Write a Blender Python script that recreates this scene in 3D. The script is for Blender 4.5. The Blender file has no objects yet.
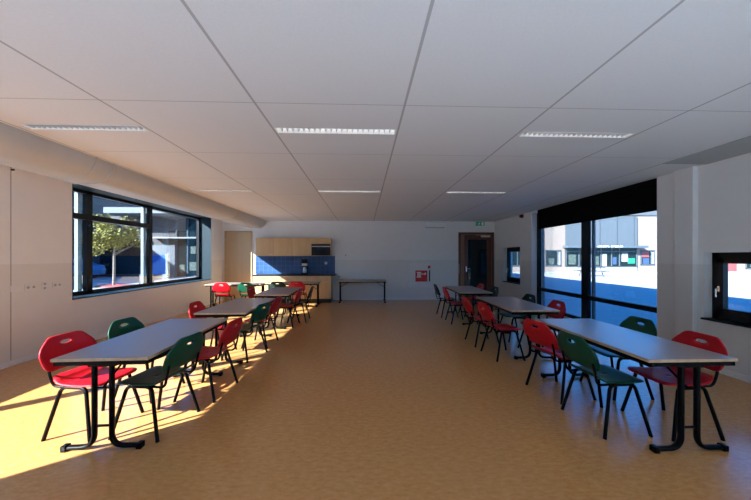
import bpy, bmesh, math, random
from mathutils import Vector, Matrix
random.seed(7)
SC = bpy.context.scene
COL = SC.collection
PI = math.pi

# ------------------------------------------------------------------ materials
M = {}
def _nodes(name):
    m = bpy.data.materials.new(name); m.use_nodes = True
    nt = m.node_tree
    return m, nt, nt.nodes['Principled BSDF']
def L(nt, a, b): nt.links.new(a, b)
def mat(name, col, rough=.5, metal=0., spec=.5, noise=None, coat=0., bump=None, emit=None):
    """noise=(scale, amount): gentle procedural colour variation; bump=(scale,strength)"""
    m, nt, p = _nodes(name)
    p.inputs['Roughness'].default_value = rough
    p.inputs['Metallic'].default_value = metal
    p.inputs['Specular IOR Level'].default_value = spec
    p.inputs['Coat Weight'].default_value = coat
    p.inputs['Base Color'].default_value = (*col, 1)
    tc = nt.nodes.new('ShaderNodeTexCoord')
    n = nt.nodes.new('ShaderNodeTexNoise'); n.inputs['Scale'].default_value = noise[0] if noise else 8
    n.inputs['Detail'].default_value = 4
    L(nt, tc.outputs['Object'], n.inputs['Vector'])
    amt = noise[1] if noise else .04
    r = nt.nodes.new('ShaderNodeValToRGB')
    r.color_ramp.elements[0].position = .3; r.color_ramp.elements[1].position = .7
    r.color_ramp.elements[0].color = (*[max(0, c*(1-amt)) for c in col], 1)
    r.color_ramp.elements[1].color = (*[min(1, c*(1+amt)) for c in col], 1)
    L(nt, n.outputs['Fac'], r.inputs['Fac']); L(nt, r.outputs['Color'], p.inputs['Base Color'])
    if bump:
        n2 = nt.nodes.new('ShaderNodeTexNoise'); n2.inputs['Scale'].default_value = bump[0]
        L(nt, tc.outputs['Object'], n2.inputs['Vector'])
        b = nt.nodes.new('ShaderNodeBump'); b.inputs['Strength'].default_value = bump[1]; b.inputs['Distance'].default_value = .01
        L(nt, n2.outputs['Fac'], b.inputs['Height']); L(nt, b.outputs['Normal'], p.inputs['Normal'])
    if emit:
        p.inputs['Emission Color'].default_value = (*emit[0], 1); p.inputs['Emission Strength'].default_value = emit[1]
    M[name] = m
    return m

def wood(name, c1, c2, scale=(1, 1, 1), rough=.4):
    m, nt, p = _nodes(name)
    tc = nt.nodes.new('ShaderNodeTexCoord'); mp = nt.nodes.new('ShaderNodeMapping')
    mp.inputs['Scale'].default_value = scale
    n = nt.nodes.new('ShaderNodeTexNoise'); n.inputs['Scale'].default_value = 3; n.inputs['Detail'].default_value = 6; n.inputs['Distortion'].default_value = .6
    L(nt, tc.outputs['Object'], mp.inputs['Vector']); L(nt, mp.outputs['Vector'], n.inputs['Vector'])
    r = nt.nodes.new('ShaderNodeValToRGB'); r.color_ramp.elements[0].color = (*c1, 1); r.color_ramp.elements[1].color = (*c2, 1)
    r.color_ramp.elements[0].position = .3; r.color_ramp.elements[1].position = .7
    L(nt, n.outputs['Fac'], r.inputs['Fac']); L(nt, r.outputs['Color'], p.inputs['Base Color'])
    p.inputs['Roughness'].default_value = rough
    M[name] = m

def glass(name, tint, refl=.10):
    m = bpy.data.materials.new(name); m.use_nodes = True; nt = m.node_tree
    for n in list(nt.nodes): nt.nodes.remove(n)
    o = nt.nodes.new('ShaderNodeOutputMaterial'); mx = nt.nodes.new('ShaderNodeMixShader')
    t = nt.nodes.new('ShaderNodeBsdfTransparent'); t.inputs['Color'].default_value = (*tint, 1)
    g = nt.nodes.new('ShaderNodeBsdfGlossy'); g.inputs['Roughness'].default_value = .02
    g.inputs['Color'].default_value = (.9, .95, 1, 1)
    lw = nt.nodes.new('ShaderNodeLayerWeight'); lw.inputs['Blend'].default_value = .15
    mr = nt.nodes.new('ShaderNodeMapRange'); mr.inputs['To Min'].default_value = refl*.4; mr.inputs['To Max'].default_value = .55
    L(nt, lw.outputs['Fresnel'], mr.inputs['Value']); L(nt, mr.outputs['Result'], mx.inputs['Fac'])
    L(nt, t.outputs[0], mx.inputs[1]); L(nt, g.outputs[0], mx.inputs[2]); L(nt, mx.outputs[0], o.inputs['Surface'])
    M[name] = m

def math_node(nt, op, a, b=None):
    n = nt.nodes.new('ShaderNodeMath'); n.operation = op
    for i, v in enumerate((a, b)):
        if v is None: continue
        if isinstance(v, (int, float)): n.inputs[i].default_value = v
        else: L(nt, v, n.inputs[i])
    return n.outputs[0]

def floor_material():
    m, nt, p = _nodes('linoleum')
    tc = nt.nodes.new('ShaderNodeTexCoord')
    mp = nt.nodes.new('ShaderNodeMapping'); mp.inputs['Scale'].default_value = (1, 2.2, 1)
    L(nt, tc.outputs['Object'], mp.inputs['Vector'])
    n = nt.nodes.new('ShaderNodeTexNoise'); n.inputs['Scale'].default_value = 16; n.inputs['Detail'].default_value = 8; n.inputs['Roughness'].default_value = .7
    L(nt, mp.outputs['Vector'], n.inputs['Vector'])
    r = nt.nodes.new('ShaderNodeValToRGB'); e = r.color_ramp.elements
    e[0].position = .30; e[0].color = (.46, .208, .062, 1)
    e[1].position = .72; e[1].color = (.60, .33, .13, 1)
    x = e.new(.5); x.color = (.54, .258, .083, 1)
    L(nt, n.outputs['Fac'], r.inputs['Fac']); L(nt, r.outputs['Color'], p.inputs['Base Color'])
    n2 = nt.nodes.new('ShaderNodeTexNoise'); n2.inputs['Scale'].default_value = 3; n2.inputs['Detail'].default_value = 5
    L(nt, tc.outputs['Object'], n2.inputs['Vector'])
    mr = nt.nodes.new('ShaderNodeMapRange'); mr.inputs['To Min'].default_value = .18; mr.inputs['To Max'].default_value = .25
    L(nt, n2.outputs['Fac'], mr.inputs['Value']); L(nt, mr.outputs['Result'], p.inputs['Roughness'])
    p.inputs['Specular IOR Level'].default_value = .5
    M['linoleum'] = m

def ceiling_material():
    m, nt, p = _nodes('ceiling_tiles')
    tc = nt.nodes.new('ShaderNodeTexCoord'); sp = nt.nodes.new('ShaderNodeSeparateXYZ')
    L(nt, tc.outputs['Object'], sp.inputs[0])
    def line(sock, off, period, w):
        a = math_node(nt, 'SUBTRACT', sock, off - period*20 - w/2)
        a = math_node(nt, 'MODULO', a, period)
        return math_node(nt, 'LESS_THAN', a, w)
    lx = line(sp.outputs['X'], .335, 1.22, .019)
    ly = line(sp.outputs['Y'], 2.545, 1.235, .008)
    ln = math_node(nt, 'MAXIMUM', lx, ly)
    n = nt.nodes.new('ShaderNodeTexNoise'); n.inputs['Scale'].default_value = 60; n.inputs['Detail'].default_value = 4
    L(nt, tc.outputs['Object'], n.inputs['Vector'])
    r = nt.nodes.new('ShaderNodeValToRGB'); r.color_ramp.elements[0].color = (.74, .73, .73, 1); r.color_ramp.elements[1].color = (.82, .81, .81, 1)
    L(nt, n.outputs['Fac'], r.inputs['Fac'])
    mx = nt.nodes.new('ShaderNodeMix'); mx.data_type = 'RGBA'
    L(nt, ln, mx.inputs['Factor']); L(nt, r.outputs['Color'], mx.inputs['A']); mx.inputs['B'].default_value = (.46, .44, .44, 1)
    L(nt, mx.outputs['Result'], p.inputs['Base Color'])
    p.inputs['Roughness'].default_value = .8; p.inputs['Specular IOR Level'].default_value = .3
    M['ceiling_tiles'] = m

def wall_material():
    # two paint tones: the washable lower coat ends in a line at 1.40 m
    m, nt, p = _nodes('wall_paint')
    tc = nt.nodes.new('ShaderNodeTexCoord'); sp = nt.nodes.new('ShaderNodeSeparateXYZ')
    L(nt, tc.outputs['Object'], sp.inputs[0])
    st = math_node(nt, 'LESS_THAN', sp.outputs['Z'], 1.40)
    n = nt.nodes.new('ShaderNodeTexNoise'); n.inputs['Scale'].default_value = 5; n.inputs['Detail'].default_value = 5
    L(nt, tc.outputs['Object'], n.inputs['Vector'])
    mx = nt.nodes.new('ShaderNodeMix'); mx.data_type = 'RGBA'
    L(nt, st, mx.inputs['Factor']); mx.inputs['A'].default_value = (.76, .74, .735, 1); mx.inputs['B'].default_value = (.68, .655, .63, 1)
    h = nt.nodes.new('ShaderNodeHueSaturation')
    mr = nt.nodes.new('ShaderNodeMapRange'); mr.inputs['To Min'].default_value = .95; mr.inputs['To Max'].default_value = 1.03
    L(nt, n.outputs['Fac'], mr.inputs['Value']); L(nt, mr.outputs['Result'], h.inputs['Value'])
    L(nt, mx.outputs['Result'], h.inputs['Color']); L(nt, h.outputs['Color'], p.inputs['Base Color'])
    rr = nt.nodes.new('ShaderNodeMapRange'); rr.inputs['To Min'].default_value = .75; rr.inputs['To Max'].default_value = .5
    L(nt, st, rr.inputs['Value']); L(nt, rr.outputs['Result'], p.inputs['Roughness'])
    M['wall_paint'] = m

def brick_material(name, c1, c2, mortar, bw, bh, off=.5, axis='XZ', rough=.85, msize=.012):
    m, nt, p = _nodes(name)
    tc = nt.nodes.new('ShaderNodeTexCoord'); sp = nt.nodes.new('ShaderNodeSeparateXYZ'); cb = nt.nodes.new('ShaderNodeCombineXYZ')
    L(nt, tc.outputs['Object'], sp.inputs[0])
    L(nt, sp.outputs[axis[0]], cb.inputs['X']); L(nt, sp.outputs[axis[1]], cb.inputs['Y'])
    b = nt.nodes.new('ShaderNodeTexBrick'); b.inputs['Scale'].default_value = 1
    b.inputs['Brick Width'].default_value = bw; b.inputs['Row Height'].default_value = bh
    b.inputs['Mortar Size'].default_value = msize; b.offset = off
    b.inputs['Color1'].default_value = (*c1, 1); b.inputs['Color2'].default_value = (*c2, 1); b.inputs['Mortar'].default_value = (*mortar, 1)
    L(nt, cb.outputs[0], b.inputs['Vector']); L(nt, b.outputs['Color'], p.inputs['Base Color'])
    p.inputs['Roughness'].default_value = rough
    M[name] = m

floor_material(); ceiling_material(); wall_material()
mat('pale_bounce_floor', (.70, .80, .93), .5, noise=(20, .05))
mat('ceiling_reflection', (.42, .43, .42), .6, noise=(40, .06))
mat('duct_paint', (.50, .485, .465), .45, noise=(6, .03))
mat('trim_white', (.72, .71, .70), .5)
mat('frame_teal', (.003, .016, .026), .6, spec=.3, noise=(4, .1))
mat('frame_black', (.004, .005, .007), .45, spec=.3)
mat('frame_sunlit', (.13, .17, .20), .45)
mat('blind_black', (.002, .002, .0025), .9, spec=.1, bump=(300, .1))
mat('chair_red', (.44, .004, .012), .42, spec=.3, noise=(30, .06), bump=(220, .06))
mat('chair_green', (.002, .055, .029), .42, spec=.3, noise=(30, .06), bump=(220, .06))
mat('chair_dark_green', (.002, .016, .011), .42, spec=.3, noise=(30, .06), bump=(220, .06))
mat('black_steel', (.002, .002, .0024), .42, spec=.11, noise=(20, .1))
mat('chrome', (.75, .75, .76), .18, metal=1.)
mat('laminate', (.300, .235, .215), .33, noise=(90, .10))
mat('table_edge', (.52, .36, .23), .5, noise=(30, .12))
wood('maple', (.50, .295, .135), (.60, .385, .195), (1, 1, .12))
wood('maple_door', (.44, .30, .165), (.50, .35, .20), (1.5, 1, .1))
wood('red_wood', (.10, .030, .016), (.16, .050, .024), (4, 4, .3), .35)
wood('red_wood_light', (.26, .11, .055), (.33, .145, .072), (4, 4, .3), .35)
mat('worktop_black', (.016, .016, .018), .3)
brick_material('blue_tiles', (.028, .070, .175), (.038, .092, .22), (.11, .16, .24), .15, .15, 0, 'XZ', .2, .004)
mat('appliance_black', (.004, .004, .005), .3, spec=.3)
mat('appliance_glass', (.012, .012, .015), .12)
mat('silver', (.55, .54, .52), .3, metal=.8)
mat('plastic_white', (.78, .77, .76), .4)
mat('cabinet_white', (.68, .67, .66), .5)
mat('plastic_grey', (.35, .34, .33), .5)
mat('sign_red', (.55, .012, .012), .4)
mat('sign_white', (.82, .82, .82), .4)
mat('exit_green', (.0, .20, .11), .4, emit=((.0, .5, .28), .05))
mat('siren_red', (.16, .012, .010), .4)
mat('louver_metal', (.45, .45, .46), .3, metal=.5)
mat('lamp_tube', (.9, .9, .9), .4, emit=((1, .97, .92), 2.2))  # faint glow imitates light reflected in the switched-off louvre lamps
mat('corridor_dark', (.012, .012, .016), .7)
glass('window_glass', (.90, .96, 1.0))
glass('door_glass', (.35, .45, .52), .08)
mat('facade_frame', (.07, .09, .11), .4)
brick_material('salmon_brick', (.20, .148, .122), (.215, .16, .13), (.20, .175, .16), .22, .065, .5, 'XZ')
brick_material('grey_panel', (.070, .084, .098), (.080, .095, .110), (.012, .014, .017), 1.95, 9, 0, 'XZ', .5, .03)
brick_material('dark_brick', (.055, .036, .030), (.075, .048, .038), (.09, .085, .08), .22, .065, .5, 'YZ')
brick_material('paving', (.25, .265, .28), (.28, .29, .305), (.20, .21, .22), .30, .30, .5, 'XY', .8, .008)
mat('white_render', (.22, .225, .23), .7, bump=(40, .1))
mat('shop_glass', (.006, .012, .015), .2, spec=.25)
mat('shop_display', (.05, .07, .06), .6, noise=(6, .6))
mat('wing_render', (.10, .12, .14), .7)
mat('wing_blue', (.006, .085, .36), .5)
mat('roof_grey', (.085, .095, .11), .6)
mat('roof_dark', (.035, .037, .045), .7)
mat('poster_red', (.22, .05, .05), .5)
mat('poster_blue', (.03, .06, .15), .5)
mat('shop_green', (.01, .20, .10), .5)
mat('leaf_yellow_green', (.145, .135, .016), .6, noise=(3, .45))
mat('bark', (.16, .145, .125), .8, noise=(12, .3))
mat('car_paint', (.05, .22, .50), .3, coat=.6)
mat('car_glass', (.02, .03, .04), .06)
mat('tyre', (.02, .02, .02), .8)
mat('concrete', (.45, .44, .43), .8, noise=(8, .12))
mat('bench_steel', (.05, .06, .075), .5)
mat('planter_dark', (.05, .05, .055), .6)
mat('soil_red', (.22, .05, .05), .8)

# ------------------------------------------------------------------ mesh builder
class MB:
    def __init__(s): s.v = []; s.f = []; s.smooth = []
    def add(s, verts, faces, smooth=False):
        o = len(s.v); s.v += [tuple(v) for v in verts]
        for f in faces: s.f.append(tuple(i+o for i in f)); s.smooth.append(smooth)
        return s
    def box(s, x0, x1, y0, y1, z0, z1):
        x0, x1 = sorted((x0, x1)); y0, y1 = sorted((y0, y1)); z0, z1 = sorted((z0, z1))
        v = [(x, y, z) for x in (x0, x1) for y in (y0, y1) for z in (z0, z1)]
        return s.add(v, [(0, 1, 3, 2), (4, 6, 7, 5), (0, 4, 5, 1), (2, 3, 7, 6), (0, 2, 6, 4), (1, 5, 7, 3)])
    def tube(s, pts, r, n=10, ry=None, caps=True, up=None):
        """sweep an n-gon (elliptical if ry) along a polyline"""
        pts = [Vector(p) for p in pts]; rings = []
        rs = r if isinstance(r, (list, tuple)) else [r]*len(pts)
        ry = ry or rs[0]
        ref = Vector(up) if up else None
        prev = None
        for i, p in enumerate(pts):
            a = pts[max(0, i-1)]; b = pts[min(len(pts)-1, i+1)]
            t = (b-a).normalized()
            if prev is None:
                q = ref if ref else (Vector((0, 0, 1)) if abs(t.z) < .9 else Vector((1, 0, 0)))
            else: q = prev
            n1 = (q - t*q.dot(t))
            if n1.length < 1e-6: n1 = t.orthogonal()
            n1.normalize(); n2 = t.cross(n1); prev = n1
            k = rs[i]/rs[0]
            rings.append([p + n1*(math.cos(2*PI*j/n)*rs[i]) + n2*(math.sin(2*PI*j/n)*ry*k) for j in range(n)])
        v = [q for rg in rings for q in rg]; f = []
        for i in range(len(pts)-1):
            for j in range(n):
                f.append((i*n+j, i*n+(j+1) % n, (i+1)*n+(j+1) % n, (i+1)*n+j))
        s.add(v, f, True)
        if caps: s.add(rings[0], [tuple(reversed(range(n)))]); s.add(rings[-1], [tuple(range(n))])
        return s
    def prism(s, poly, axis, a, b):
        """poly: 2D points in the plane normal to axis; extruded from a to b"""
        def pt(u, v, w): return {'x': (w, u, v), 'y': (u, w, v), 'z': (u, v, w)}[axis]
        n = len(poly)
        s.add([pt(u, v, a) for u, v in poly]+[pt(u, v, b) for u, v in poly],
              [tuple(range(n)), tuple(reversed(range(n, 2*n)))]+[(i, i+n, (i+1) % n+n, (i+1) % n) for i in range(n)])
        return s
    def lathe(s, prof, c=(0, 0), n=20):
        v = [(c[0]+r*math.cos(2*PI*j/n), c[1]+r*math.sin(2*PI*j/n), z) for r, z in prof for j in range(n)]
        f = [(i*n+j, i*n+(j+1) % n, (i+1)*n+(j+1) % n, (i+1)*n+j) for i in range(len(prof)-1) for j in range(n)]
        f += [tuple(reversed(range(n))), tuple(range((len(prof)-1)*n, len(prof)*n))]
        return s.add(v, f, True)
    def build(s, name, m, parent=None, bevel=0., loc=None):
        me = bpy.data.meshes.new(name); me.from_pydata(s.v, [], s.f); me.validate()
        bm = bmesh.new(); bm.from_mesh(me); bmesh.ops.recalc_face_normals(bm, faces=bm.faces); bm.to_mesh(me); bm.free()
        if len(me.polygons) == len(s.smooth):
            for p, q in zip(me.polygons, s.smooth): p.use_smooth = q
        o = bpy.data.objects.new(name, me); COL.objects.link(o)
        me.materials.append(M[m])
        if parent: o.parent = parent
        if loc: o.location = loc
        if bevel:
            b = o.modifiers.new('Bevel', 'BEVEL'); b.width = bevel; b.segments = 2; b.limit_method = 'ANGLE'; b.angle_limit = .6
        return o

def tag(o, label=None, cat=None, group=None, kind=None):
    if label: o['label'] = label
    if cat: o['category'] = cat
    if group: o['group'] = group
    if kind: o['kind'] = kind
    return o
def thing(name, label, cat, loc=(0, 0, 0), rz=0, group=None):
    o = bpy.data.objects.new(name, None); COL.objects.link(o); o.empty_display_size = .1
    o.location = loc; o.rotation_euler = (0, 0, rz)
    return tag(o, label, cat, group)
def structure(o, label=None, cat=None): return tag(o, label, cat, kind='structure')
def copy_thing(root, loc, rz):
    r = root.copy(); COL.objects.link(r); r.location = loc; r.rotation_euler = (0, 0, rz)
    for ch in list(root.children):
        c = ch.copy(); COL.objects.link(c); c.parent = r
        for g in list(ch.children):
            d = g.copy(); COL.objects.link(d); d.parent = c
    return r

def arc(c, r, a0, a1, n, f):
    """n+1 points on an arc in 2D, mapped by f"""
    return [f(c[0]+r*math.cos(a0+(a1-a0)*i/n), c[1]+r*math.sin(a0+(a1-a0)*i/n)) for i in range(n+1)]
def rounded(pts, r, seg=5):
    """round the corners of a 3D polyline"""
    out = [Vector(pts[0])]
    for i in range(1, len(pts)-1):
        p = Vector(pts[i]); a = Vector(pts[i-1])-p; b = Vector(pts[i+1])-p
        d = min(r, a.length*.45, b.length*.45)
        A = p+a.normalized()*d; B = p+b.normalized()*d
        for k in range(seg+1):
            t = k/seg; out.append(A*(1-t)**2+p*2*t*(1-t)+B*t*t)
    out.append(Vector(pts[-1])); return out

def wall_cells(axis, c0, c1, u0, u1, z0, z1, holes):
    """one wall slab (thickness c0..c1 on axis) with rectangular holes (ua,ub,za,zb); no inner faces"""
    us = sorted({u0, u1, *[h[0] for h in holes], *[h[1] for h in holes]}); us = [u for u in us if u0 <= u <= u1]
    zs = sorted({z0, z1, *[h[2] for h in holes], *[h[3] for h in holes]}); zs = [z for z in zs if z0 <= z <= z1]
    faces = {}
    def q(pts):
        k = tuple(sorted(pts))
        if k in faces: del faces[k]
        else: faces[k] = pts
    P = (lambda c, u, z: (c, u, z)) if axis == 'x' else ((lambda c, u, z: (u, c, z)) if axis == 'y' else (lambda c, u, z: (u, z, c)))
    for a, b in zip(us, us[1:]):
        for d, e in zip(zs, zs[1:]):
            um, zm = (a+b)/2, (d+e)/2
            if any(h[0] < um < h[1] and h[2] < zm < h[3] for h in holes): continue
            for c in (c0, c1): q((P(c, a, d), P(c, b, d), P(c, b, e), P(c, a, e)))
            for u in (a, b): q((P(c0, u, d), P(c1, u, d), P(c1, u, e), P(c0, u, e)))
            for z in (d, e): q((P(c0, a, z), P(c0, b, z), P(c1, b, z), P(c1, a, z)))
    ix = {}; v = []; f = []
    for pts in faces.values():
        t = []
        for p in pts:
            if p not in ix: ix[p] = len(v); v.append(p)
            t.append(ix[p])
        f.append(t)
    mb = MB(); mb.add(v, f); return mb

# ------------------------------------------------------------------ the room
CZ = 2.75
XL, XN, XF, YB, Y0 = -4.85, 4.60, 4.62, 10.80, -3.2
structure(MB().box(-5.3, 4.92, 0., YB+.3, -.12, 0).build('floor', 'linoleum'))
structure(MB().box(-5.3, 4.92, Y0-.3, 0., -.12, 0).build('floor', 'pale_bounce_floor'))  # added pale floor, out of view, bounces sun up to the ceiling

LAMPX = [(-3.25, -2.13), (-.87, .315), (1.595, 2.735)]
LAMPY = [3.09, 5.92]
LW = .06
holes = [(a, b, y-LW, y+LW) for a, b in LAMPX for y in LAMPY]
structure(wall_cells('z', CZ, CZ+.03, -5.3, 4.92, Y0-.3, YB+.3, holes).build('ceiling', 'ceiling_tiles'))
structure(MB().box(3.985, 4.62, Y0, 4.0, CZ-.006, CZ).build('trim_reflection', 'ceiling_reflection'))  # grey strip painted in for a reflection on the ceiling

# walls
WL1 = (5.34, 10.02, .785, 2.75); WL0 = (-.06, 4.18, .785, 2.75); WLR = (-2.9, -1.25, .785, 2.75)
structure(wall_cells('x', -5.30, XL, Y0, YB, 0, 3.1, [WL0, WL1, WLR]).build('wall_left', 'wall_paint'))
structure(wall_cells('y', YB, YB+.25, -5.3, 4.95, 0, 3.1, [(3.32, 4.58, 0, 2.37)]).build('wall_back', 'wall_paint'))
structure(wall_cells('x', XF, 4.92, 8.39, YB, 0, 3.1, [(9.02, 10.11, .71, 1.81)]).build('wall_right', 'wall_paint'))
structure(wall_cells('x', XN, 4.92, Y0, 4.67, 0, 3.1, [(2.35, 4.03, .68, 1.56)]).build('wall_right', 'wall_paint'))
structure(MB().box(XF, 4.92, 4.67, 8.39, 2.70, 3.1).box(XF+.1, 4.92, 4.67, 8.39, 0, .09).build('wall_right', 'wall_paint'))
structure(wall_cells('y', Y0-.3, Y0, -5.3, 4.95, 0, 3.1, [(-4.6, 4.3, .10, 2.70)]).build('wall_front', 'wall_paint'))
w8 = bpy.data.objects.new('window_8', None); COL.objects.link(w8); structure(w8)  # added rear glazing, unseen, lets sun in to brighten the ceiling
fr = MB()
for x in (-4.6, -2.42, -.2, 2.0, 4.22): fr.box(x, x+.08, Y0-.2, Y0-.13, .10, 2.70)
fr.box(-4.6, 4.3, Y0-.2, Y0-.13, .10, .18).box(-4.6, 4.3, Y0-.2, Y0-.13, 2.62, 2.70).build('window_frame', 'frame_black', w8)
MB().box(-4.58, 4.28, Y0-.168, Y0-.162, .12, 2.68).build('glass', 'window_glass', w8)
structure(MB().box(4.52, 4.60, 4.10, 4.36, 0, CZ).build('wall_right', 'wall_paint', bevel=.006))
structure(MB().box(4.565, 4.60, 4.365, 4.67, 0, CZ).build('wall_right', 'wall_paint', bevel=.004))
structure(MB().box(XL, XL+.004, 4.437, 4.447, .08, CZ).build('trim_2', 'plastic_grey'))

# baseboards
structure(MB().box(XL, XL+.012, Y0, YB, 0, .07).build('baseboard_left', 'trim_white'))
structure(MB().box(-3.80, -3.62, YB-.012, YB, 0, .07).box(-1.0, 3.26, YB-.012, YB, 0, .07).box(4.60, XF, YB-.012, YB, 0, .07).build('baseboard_back', 'trim_white'))
structure(MB().box(XN-.012, XN, Y0, 4.10, 0, .07).box(XF-.012, XF, 8.40, YB, 0, .07).build('baseboard_right', 'trim_white'))

# upper storeys and the rest of the building: they shade the square outside
structure(MB().box(-5.3, 4.95, Y0-.3, 24, 3.1, 7.05).box(-5.3, 4.95, 11.25, 24, -.1, 3.1).build('roof', 'salmon_brick'))

# ---- windows
def lining(y0, y1, z0, z1, xa, xb, t=.012):
    """boards on the four reveals of an opening in a side wall"""
    mb = MB()
    mb.box(xa, xb, y0, y0+t, z0, z1).box(xa, xb, y1-t, y1, z0, z1)
    mb.box(xa, xb, y0, y1, z1-t, z1)
    return mb
def left_window(n, y0, y1, mull, trans):
    z0, z1 = .785, 2.75
    root = bpy.data.objects.new('window_%d' % n, None); COL.objects.link(root); structure(root)
    lining(y0, y1, z0, z1, -5.19, XL+.004).build('reveal_lining', 'frame_teal', root)
    MB().box(-5.26, XL+.012, y0, y1, z0, z0+.018).build('window_sill', 'frame_teal', root, bevel=.003)
    fr = MB(); xa, xb = -5.27, -5.19
    fr.box(xa, xb, y0, y0+.07, z0, z1).box(xa, xb, y1-.07, y1, z0, z1).box(xa, xb, y0, y1, z1-.07, z1).box(xa, xb, y0, y1, z0+.015, z0+.085)
    for (m, w) in mull: fr.box(xa, xb, m-w/2, m+w/2, z0, z1)
    for (a, b, zc, w) in trans: fr.box(xa, xb+.01, a, b, zc-w/2, zc+w/2)
    fr.build('window_frame', 'frame_black', root)
    MB().box(-5.232, -5.226, y0+.03, y1-.03, z0+.03, z1-.03).build('glass', 'window_glass', root)
    # lighter bars outside the black mullions, colour imitates their sunlit edges
    gb = MB()
    for (m, w) in mull: gb.box(-5.33, -5.27, m-w/2-.10, m-w/2-.015, z0+.05, z1-.05)
    gb.build('edge_bar', 'frame_sunlit', root)
    return root
w1 = left_window(1, 5.34, 10.02, [(6.07, .12), (7.76, .10)], [(5.34, 7.76, 2.245, .10)])
for z in (1.05, 2.05):
    MB().box(-5.19, -5.15, 6.03, 6.06, z-.05, z+.05).box(-5.16, -5.14, 6.035, 6.055, z-.02, z+.09).build('window_catch', 'frame_black', w1)
left_window(2, -.06, 4.18, [(1.95, .10)], [])
left_window(7, -2.9, -1.25, [(-2.1, .10)], [])  # added out of view for more sun on the pale floor

w3 = bpy.data.objects.new('window_3', None); COL.objects.link(w3); structure(w3)
fr = MB(); xa, xb = 4.77, 4.84; y0, y1 = 4.67, 8.39
fr.box(xa, xb, y0, y0+.08, .09, 2.7).box(xa, xb, y1-.10, y1, .09, 2.7).box(xa, xb, 6.44, 6.64, .09, 2.7)
fr.box(xa, xb, y0, y1, .09, .17).box(xa, xb, y0, y1, .585, .675).box(xa, xb, y0, y1, 2.6, 2.7)
fr.build('window_frame', 'frame_black', w3)
MB().box(4.80, 4.806, y0+.02, y1-.02, .1, 2.69).build('glass', 'window_glass', w3)
MB().box(4.84, 4.87, y1-.20, y1-.12, .12, 2.68).box(4.84, 4.88, 6.36, 6.42, .12, 2.68).build('edge_bar', 'facade_frame', w3)
bl = thing('roller_blind', 'black roller blind band drawn a little down over the tall right window', 'blind', (4.645, 6.385, 2.25))
MB().box(-.004, .004, -1.69, 1.69, 0, .45).build('blind_fabric', 'blind_black', bl)
MB().box(-.03, .06, -1.70, 1.70, .36, .497).build('cassette', 'blind_black', bl)
MB().box(-.010, .010, -1.69, 1.69, -.012, .014).build('bottom_bar', 'blind_black', bl)

def small_window(n, x_in, y0, y1, z0, z1, xf, hand_y):
    root = bpy.data.objects.new('window_%d' % n, None); COL.objects.link(root); structure(root)
    fr = MB(); xa, xb, w = xf, xf+.06, .075
    fr.box(xa, xb, y0, y0+w, z0, z1).box(xa, xb, y1-w, y1, z0, z1).box(xa, xb, y0, y1, z1-w, z1).box(xa, xb, y0, y1, z0, z0+w)
    fr.build('window_frame', 'frame_black', root)
    s = MB(); a = .075
    s.box(xa-.02, xb-.01, y0+a, y0+a+.07, z0+a, z1-a).box(xa-.02, xb-.01, y1-a-.07, y1-a, z0+a, z1-a)
    s.box(xa-.02, xb-.01, y0+a, y1-a, z1-a-.07, z1-a).box(xa-.02, xb-.01, y0+a, y1-a, z0+a, z0+a+.07)
    s.build('sash', 'frame_black', root)
    MB().box(xa+.02, xa+.026, y0+.13, y1-.13, z0+.13, z1-.13).build('glass', 'window_glass', root)
    MB().box(x_in-.03, xa, y0-.02, y1+.02, z0-.025, z0).build('window_sill', 'frame_black', root, bevel=.003)
    h = MB(); zc = z0+.40
    h.box(xa-.03, xa-.02, hand_y-.012, hand_y+.012, zc-.035, zc+.035)
    h.tube(rounded([(xa-.03, hand_y, zc), (xa-.065, hand_y, zc), (xa-.065, hand_y+.0, zc-.11)], .02), .009)
    h.build('window_handle', 'chrome', root)
    return root
small_window(4, XF, 9.02, 10.11, .71, 1.81, 4.74, 9.99)
small_window(5, XN, 2.35, 4.03, .68, 1.56, 4.715, 3.93)

# ---- doors
d1 = bpy.data.objects.new('door_1', None); COL.objects.link(d1); structure(d1); d1.location = (-4.30, YB, 0)
MB().box(-.46, -.41, -.035, 0, 0, 2.39).box(.41, .46, -.035, 0, 0, 2.39).box(-.46, .46, -.035, 0, 2.34, 2.39).build('door_frame', 'maple_door', d1, bevel=.003)
MB().box(-.405, .405, -.025, 0, .01, 2.335).build('door_leaf', 'maple_door', d1)
hb = MB()
for z in (.25, 1.2, 2.1): hb.tube([(-.408, -.032, z-.05), (-.408, -.032, z+.05)], .008, 8)
hb.build('hinge', 'silver', d1)

d2 = bpy.data.objects.new('door_2', None); COL.objects.link(d2); structure(d2); d2.location = (3.95, YB, 0)
MB().box(-.63, -.55, -.04, .25, 0, 2.37).box(.55, .63, -.04, .25, 0, 2.37).box(-.63, .63, -.04, .25, 2.29, 2.37).build('door_frame', 'red_wood', d2, bevel=.004)
lf = MB(); lf.box(-.40, .55, .02, .06, .01, .25).box(-.40, .55, .02, .06, 2.12, 2.285).box(-.40, -.28, .02, .06, .01, 2.285).box(.40, .55, .02, .06, .01, 2.285)
leaf = lf.build('door_leaf', 'red_wood', d2)
MB().box(-.545, -.41, .02, .06, .01, 2.285).build('side_panel', 'red_wood_light', d2)
MB().box(-.28, .40, .036, .042, .25, 2.12).build('glass', 'door_glass', d2)
h = MB(); h.box(-.36, -.32, .012, .02, .98, 1.16); h.tube(rounded([(-.34, .01, 1.09), (-.34, -.04, 1.09), (-.22, -.04, 1.09)], .02), .010)
h.build('door_handle', 'chrome', d2)
MB().box(.18, .50, -.025, .02, 2.20, 2.265).box(.0, .30, -.035, -.027, 2.262, 2.272).build('door_closer', 'silver', d2)
MB().box(-.63, -.615, -.045, -.04, .9, 1.25).build('strike_plate', 'silver', d2)
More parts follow.
